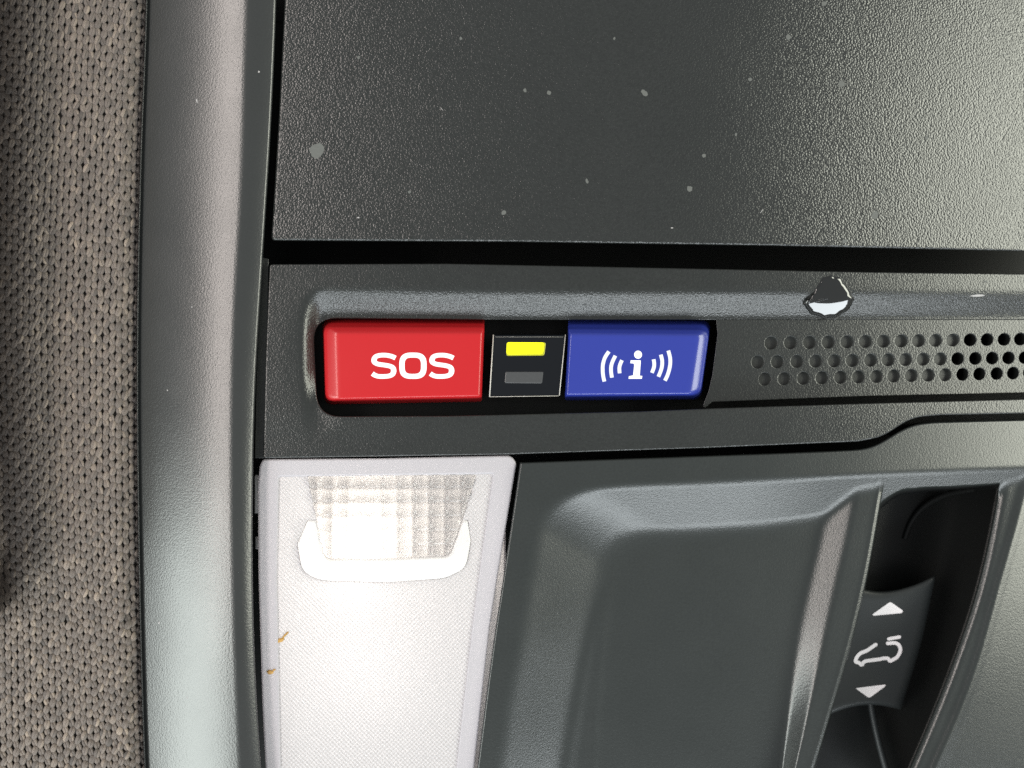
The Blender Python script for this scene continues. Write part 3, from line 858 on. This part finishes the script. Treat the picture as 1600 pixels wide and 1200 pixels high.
# ------------------------------------------------------------------ the knitted roof cloth
head = empty('headliner', 'beige grey knitted roof cloth left of the grey side rail', 'headliner')
def z_cloth(x, y):
    xs0 = np.interp(y, [-80, 0, 500, 700, 850, 930, 1000, 1100, 1300], [75, 70, 60, 70, 85, 70, 20, -15, -30])
    d = np.maximum(0, xs0 - x) / 10
    rr = np.maximum(0, x - (railL(y) - 30)) / 10
    shade_fold = (1 - sstep(900, 1010, y))
    return -1.7 - 0.10 * np.minimum(d, 7) ** 2 * shade_fold - 0.10 * rr * rr - .35 * rr + 16.0 * sstep(2, -80, x) * shade_fold  # unseen upturned edge added at the left to shade the cloth beside it
gx = np.linspace(-420, 240, 90); gy = np.linspace(-330, 1400, 170)
GX, GY = np.meshgrid(gx, gy)
m_cloth_back, nt, b = new_mat('cloth_backing'); b.inputs['Base Color'].default_value = (0.06, 0.052, 0.047, 1); b.inputs['Roughness'].default_value = .9
grid_mesh('cloth_backing', GX, GY, z_cloth(GX, GY) - .36, m_cloth_back, head)
m_yarn, nt, b = new_mat('knitted_yarn')
b.inputs['Roughness'].default_value = .8; b.inputs['Sheen Weight'].default_value = .15
at = nt.nodes.new('ShaderNodeAttribute'); at.attribute_name = 'tone'
cr = nt.nodes.new('ShaderNodeValToRGB')
cr.color_ramp.elements[0].color = (0.075, 0.064, 0.058, 1); cr.color_ramp.elements[1].color = (0.29, 0.235, 0.19, 1)
e = cr.color_ramp.elements.new(.5); e.color = (0.158, 0.130, 0.113, 1)
nt.links.new(at.outputs['Fac'], cr.inputs[0]); nt.links.new(cr.outputs[0], b.inputs['Base Color'])
v = coords(nt); nz = nt.nodes.new('ShaderNodeTexNoise'); nz.inputs['Scale'].default_value = 7; nz.inputs['Detail'].default_value = 2
nt.links.new(v, nz.inputs['Vector']); bp = nt.nodes.new('ShaderNodeBump'); bp.inputs['Distance'].default_value = .00018
nt.links.new(nz.outputs['Fac'], bp.inputs['Height']); nt.links.new(bp.outputs[0], b.inputs['Normal'])

NA, NL = 6, 6
tplt = []
for i in range(NL):
    t_ = -1 + 2 * i / (NL - 1)
    rr = [0.62, .9, 1.0, 1.0, .9, .62][i]
    for k in range(NA):
        a = 2 * math.pi * k / NA
        tplt.append((rr * math.cos(a), t_, rr * math.sin(a), t_))
tplt = np.array(tplt); tf = []
for i in range(NL - 1):
    for k in range(NA):
        tf.append((i * NA + k, (i + 1) * NA + k, (i + 1) * NA + (k + 1) % NA, i * NA + (k + 1) % NA))
tf.append(tuple(range(NA))); tf.append(tuple(range((NL - 1) * NA, NL * NA))[::-1])
# yarns zigzag up the cloth; neighbours mirror each other, so they touch and part and leave small holes
VV = []; FF = []; tone = []; base = 0
PX, PY = 9.5, 12.0
for c in range(68):
    for r_ in range(-2, int(1800 / PY)):
        y0 = -300 + r_ * PY; x0 = 220 - c * PX
        y0 += -.30 * c * PX * (.35 + .65 * y0 / 1200) + 1.4 * math.sin(c * 2.1)
        x0 += float(np.interp(y0, [-80, 0, 250, 500, 900, 1100, 1260], [9, 8, -1, -6, -3, 2, 8]))
        x0 += 3.0 * math.sin(y0 / 170.0 + c * .12) * min(1, c / 6)
        x0 += random.gauss(0, .45); y0 += random.gauss(0, .5)
        if x0 < -410 or y0 > 1400: continue
        sgn_ = 1 if (c + r_) % 2 else -1
        lean = sgn_ * .36 + random.gauss(0, .07)
        for strand in (0, 1):          # two plies per yarn
            wdt = 3.1 * (1 + random.gauss(0, .08)); lng = 8.4 * (1 + random.gauss(0, .07))
            ca, sa = math.cos(lean), math.sin(lean)
            off = (-1.9, 1.9)[strand]
            lx_ = tplt[:, 0] * wdt + off * (1 - .55 * tplt[:, 1] ** 2); ly_ = tplt[:, 1] * lng
            X_ = x0 + lx_ * ca - ly_ * sa; Y_ = y0 + lx_ * sa + ly_ * ca
            Z_ = z_cloth(X_, Y_) + tplt[:, 2] * .27 - .26 * tplt[:, 1] ** 2 + (.10 if sgn_ > 0 else -.04) + random.gauss(0, .04)
            VV.append(M(X_, Y_, Z_))
            FF += [tuple(base + q for q in f)[::-1] for f in tf]
            tn = float(np.clip(random.gauss(.45, .15) + (.35 if random.random() < .04 else 0), 0, 1))
            tone += [tn] * len(tplt); base += len(tplt)
VV = np.concatenate(VV)
kn = mesh('knit_stitches', VV, FF, m_yarn, head)
kn['kind'] = 'stuff'
a_ = kn.data.attributes.new('tone', 'FLOAT', 'POINT'); a_.data.foreach_set('value', tone)
